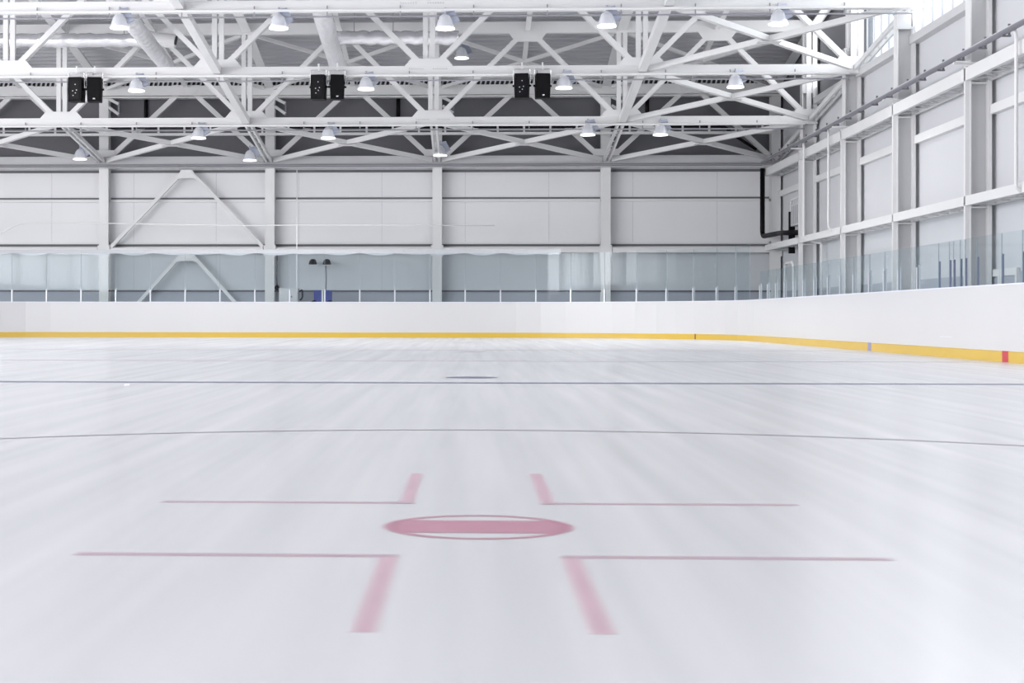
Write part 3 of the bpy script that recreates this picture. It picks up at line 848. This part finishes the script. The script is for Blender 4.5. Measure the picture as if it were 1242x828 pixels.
# wall girts between the columns
cy = [58.0, 52.0, 46.15, 40.55, 34.7, 28.85, 23.0]
for i in range(6):
    bm = B(); box(bm, -.14, 0, 0, cy[i] - cy[i + 1] - .40, 0, .20)
    o = obj('side_girt', bm, 'steel', None, loc=(XW, cy[i + 1] + .36, 4.97)); tag(o, 'white horizontal girt on the right wall panels, %s bay from the far corner' % ORD[i], 'beam', 'girts of the right wall')
    bm = B(); box(bm, -.02, 0, 0, .10, 0, 5.8)
    o = obj('panel_joint', bm, 'joint', None, loc=(XW, cy[i + 1] + .42, 1.63)); o['kind'] = 'structure'; o.name = 'trim_%d' % (4 + i)
# grey pipe with brackets and white outlets
r = empty('service_pipe', (10.3, 40, 6.17), 'long dark grey pipe sloping in view along the upper right wall', 'pipe')
bm = B(); tube(bm, [(0, -18, .03), (0, 17.6, -.03)], .055, 10); obj('main_tube', bm, 'pipe_grey', r)
bm = B(); tube(bm, [(.08, -18, .12), (.08, 17.6, .06)], .03, 8); obj('upper_tube', bm, 'steel_grey', r)
y = -17.0
while y < 17:
    bm = B(); box(bm, -.06, .11, y - .03, y + .03, -.08, -.05); box(bm, .06, .1, y - .02, y + .02, -.05, .17); obj('pipe_clamp', bm, 'pipe_grey', r); y += 1.45
def dpipe(u, zt, zb, x, hook, label):
    # vertical white pipe at a given pixel column on plane x
    d = unproj(u, 200, 1.0); y = x / d.x
    pts = [(x, y + .1, zt + .05), (x, y, zt - .1), (x, y, zb), (x + .35, y, zb - .14), (x + .55, y, zb - .15)]
    if hook: pts += [(x + .55, y, zb - hook)]
    pipe('white_pipe', pts, .036, 'steel', label, 'pipe', .12, 'white pipes on the right wall')
dpipe(1232.5, 6.12, 3.12, 10.36, 0, 'white vertical pipe at the right edge, hanging from the grey pipe')
dpipe(1005, 6.10, 3.25, 10.36, 0, 'white vertical pipe between the second and third side columns')
dpipe(975, 6.10, 3.15, 10.36, 2.2, 'white pipe in front of the farthest side column, bending low behind the glass')
pipe('white_pipe', [(10.6, 55.0, -.12), (10.6, 55.0, 2.5), (10.6, 53.6, 2.5), (10.6, 53.6, -.12)], .05, 'steel', 'white hoop shaped pipe low in the far right corner', 'pipe', .25, 'white pipes on the right wall')
# wall cabinet in the far corner bay
r = empty('wall_cabinet', (XW, 54.2, 3.75), 'small white ribbed cabinet on the right wall near the far corner', 'cabinet')
bm = B(); box(bm, -.30, 0, -.9, .9, 0, .72); obj('body', bm, 'cream', r)
for k in range(6):
    bm = B(); box(bm, -.315, -.30, -.8 + k * .28, -.76 + k * .28, .05, .67); obj('rib', bm, 'conduit', r)
bm = B(); tube(bm, bend([(-.28, .95, .1), (-.28, .95, .88), (-.28, -1.6, .95)], .15), .035, 8); obj('feed_pipe', bm, 'steel', r, smooth=True)
bm = B(); box(bm, -.35, -.15, .92, 1.05, -.9, .5); obj('black_duct', bm, 'black', r)
# roller shutters low on the right wall behind the glass
for i, (u0, u1) in enumerate(((1196, 1212), (1217, 1233), (1106, 1112))):
    xx = XW - .04
    y0 = xx / unproj(u0, 350, 1).x; y1 = xx / unproj(u1, 350, 1).x
    r = empty('service_hatch', (xx, (y0 + y1) / 2, 0), 'grey hatch with white frame low on the right wall, %s' % ['second from the right edge', 'nearest the right edge', 'beside the third side column'][i], 'hatch', 'hatches behind the side glass')
    w = (y0 - y1) / 2
    bm = B(); box(bm, 0, .02, -w, w, 0, 1.55)
    obj('panel', bm, 'dado', r)
    bm = B(); box(bm, -.04, .02, -w - .12, -w, 0, 1.7); box(bm, -.04, .02, w, w + .12, 0, 1.7); box(bm, -.04, .02, -w, w, 1.55, 1.7)
    obj('frame', bm, 'steel', r)

# ================================================================= THINGS AGAINST THE FAR WALL
def flood(u, label):
    p = unproj(u, 317.5, 57.9)
    r = empty('flood_lamp', p, label, 'lamp', 'black flood lamps on the far wall')
    bm = B(); lathe(bm, [(.0005, .10), (.06, .10), (.11, .06), (.145, -.05), (.15, -.09), (.0005, -.09)], 20); obj('hood', bm, 'black', r, smooth=True)
    bm = B(); box(bm, -.02, .02, .0, .45, -.02, .03); obj('wall_arm', bm, 'pipe_grey', r)
    bm = B(); lathe(bm, [(.0005, .012), (.03, .0), (.0005, -.012)], 10, (-.02, -.10, .03)); obj('added_glint', bm, 'chrome', r)  # chrome speck added as the highlight on the black hood
flood(379.5, 'black hooded lamp on the far wall, left of the two'); flood(396.5, 'black hooded lamp on the far wall with a cable below it')
p = unproj(395, 322, 57.95); q = unproj(395, 352, 57.95)
pipe('lamp_cable', [p, (p + q) / 2 + Vector((.02, 0, 0)), q], .022, 'pipe_grey', 'dark cable hanging from the right hooded lamp', 'cable', .1)
p = unproj(336, 308, 58.2); q = unproj(336, 346, 58.2)
pipe('hanging_cord', [p, q], .02, 'pipe_grey', 'thin grey cord on the far wall above the black ball', 'cable', .1)
bm = B(); lathe(bm, [(.0005, .10), (.06, .08), (.09, 0), (.06, -.08), (.0005, -.10)], 16); o = obj('cord_ball', bm, 'black', None, loc=unproj(336, 349, 58.2), smooth=True); tag(o, 'small round black weight at the end of the thin cord', 'cord weight')
p = unproj(350, 366, 57.2)
r = empty('equipment_cabinet', (p.x, 57.2, -.12), 'pale grey cabinet behind the far glass right of the second column', 'cabinet')
bm = B(); box(bm, -.34, .34, 0, .5, 0, 1.83); obj('body', bm, 'cream', r)
bm = B(); box(bm, .01, .33, -.02, 0, .05, 1.79); obj('door', bm, 'cream', r)
bm = B(); box(bm, .08, .13, -.04, -.02, 1.5, 1.56); obj('door_handle', bm, 'conduit', r)
bm = B(); tube(bm, bend([(.36, .1, 1.70), (.48, .1, 1.78), (.48, .1, 1.5), (.40, .1, 1.4)], .06), .03, 8); obj('hose', bm, 'black', r)
p = unproj(391, 366, 56.6)
r = empty('blue_cart', (p.x, 56.6, -.12), 'blue plastic cart standing behind the far glass', 'cart')
bm = B(); box(bm, -.30, -.03, 0, .5, .95, 1.75); obj('left_panel', bm, 'bluebin', r)
bm = B(); box(bm, .03, .30, 0, .5, .95, 1.75); obj('right_panel', bm, 'bluebin', r)
bm = B(); box(bm, -.03, .03, -.02, .48, .3, 1.80); obj('handle_post', bm, 'steel', r)
bm = B(); box(bm, -.3, .3, 0, .5, .3, .95); obj('tray', bm, 'bluebin', r)
for x in (-.28, .26):
    bm = B(); tube(bm, [(x, -.06, 1.28), (x, -.01, 1.28)], .12, 16); obj('black_roller', bm, 'black', r)
    bm = B(); tube(bm, [(x, .0, .15), (x, .08, .15)], .15, 16); obj('wheel', bm, 'black', r)
    bm = B(); box(bm, x - .02, x + .02, .0, .04, .28, .34); obj('axle_block', bm, 'pipe_grey', r)
# faint white wire above the far glass carried by a slim pole
p = unproj(360, 366, 55.3)
pipe('slim_pole', [(p.x, 55.3, -.12), (p.x, 55.3, 5.75)], .018, 'steel', 'slim white pole rising behind the far glass right of the second column', 'pole', .1)
pts = [unproj(u, v, 55.3) for u, v in ((0, 283), (25, 270), (60, 269.5), (150, 271), (290, 273.5), (360, 273), (470, 273), (600, 273.5))]
pipe('white_wire', pts, .020, 'steel', 'thin white wire stretched above the far glass', 'wire', .3)
p = unproj(291, 273, 55.3); q = unproj(291, 306, 55.3)

# folded protective net hanging in shallow scallops along the top of the far glass
bm = B(); pts_ = []
x = -18.5; k = 0
rows = []
while x < 3.2:
    sag = .055 * abs(math.sin((x + 15.61) / STEP * PI)) + .02 * math.sin(x * 3.7)
    rows.append([bm.verts.new(v) for v in ((x, 55.22, 2.99), (x, 55.22, 2.86 - sag), (x, 55.27, 2.86 - sag), (x, 55.27, 2.99))]); x += .12
for p_, q_ in zip(rows, rows[1:]):
    for i in range(4): bm.faces.new((p_[i], p_[(i + 1) % 4], q_[(i + 1) % 4], q_[i]))
bm.faces.new(rows[0]); bm.faces.new(rows[-1][::-1])
tag(obj('folded_net', bm, 'net_cloth'), 'pale folded net hanging in shallow scallops above the far glass', 'net')

# a fleck of loose ice on the surface beyond the near circle
q = unproj(154, 468, 16.0); d_ = q - Vector((0, 0, CAM_H)); g_ = Vector((0, 0, CAM_H)) + d_ * (CAM_H / -d_.z)
bm = B(); bmesh.ops.create_icosphere(bm, subdivisions=1, radius=.022)
for v in bm.verts: v.co = Vector((v.co.x * 1.2, v.co.y, (v.co.z + .018) * .6)) if v.co.z > -.018 else Vector((v.co.x * 1.2, v.co.y, 0))
tag(obj('ice_chip', bm, 'foil', None, loc=(g_.x, g_.y, 0)), 'tiny white chip of loose ice lying beyond the near circle at left', 'ice chip')
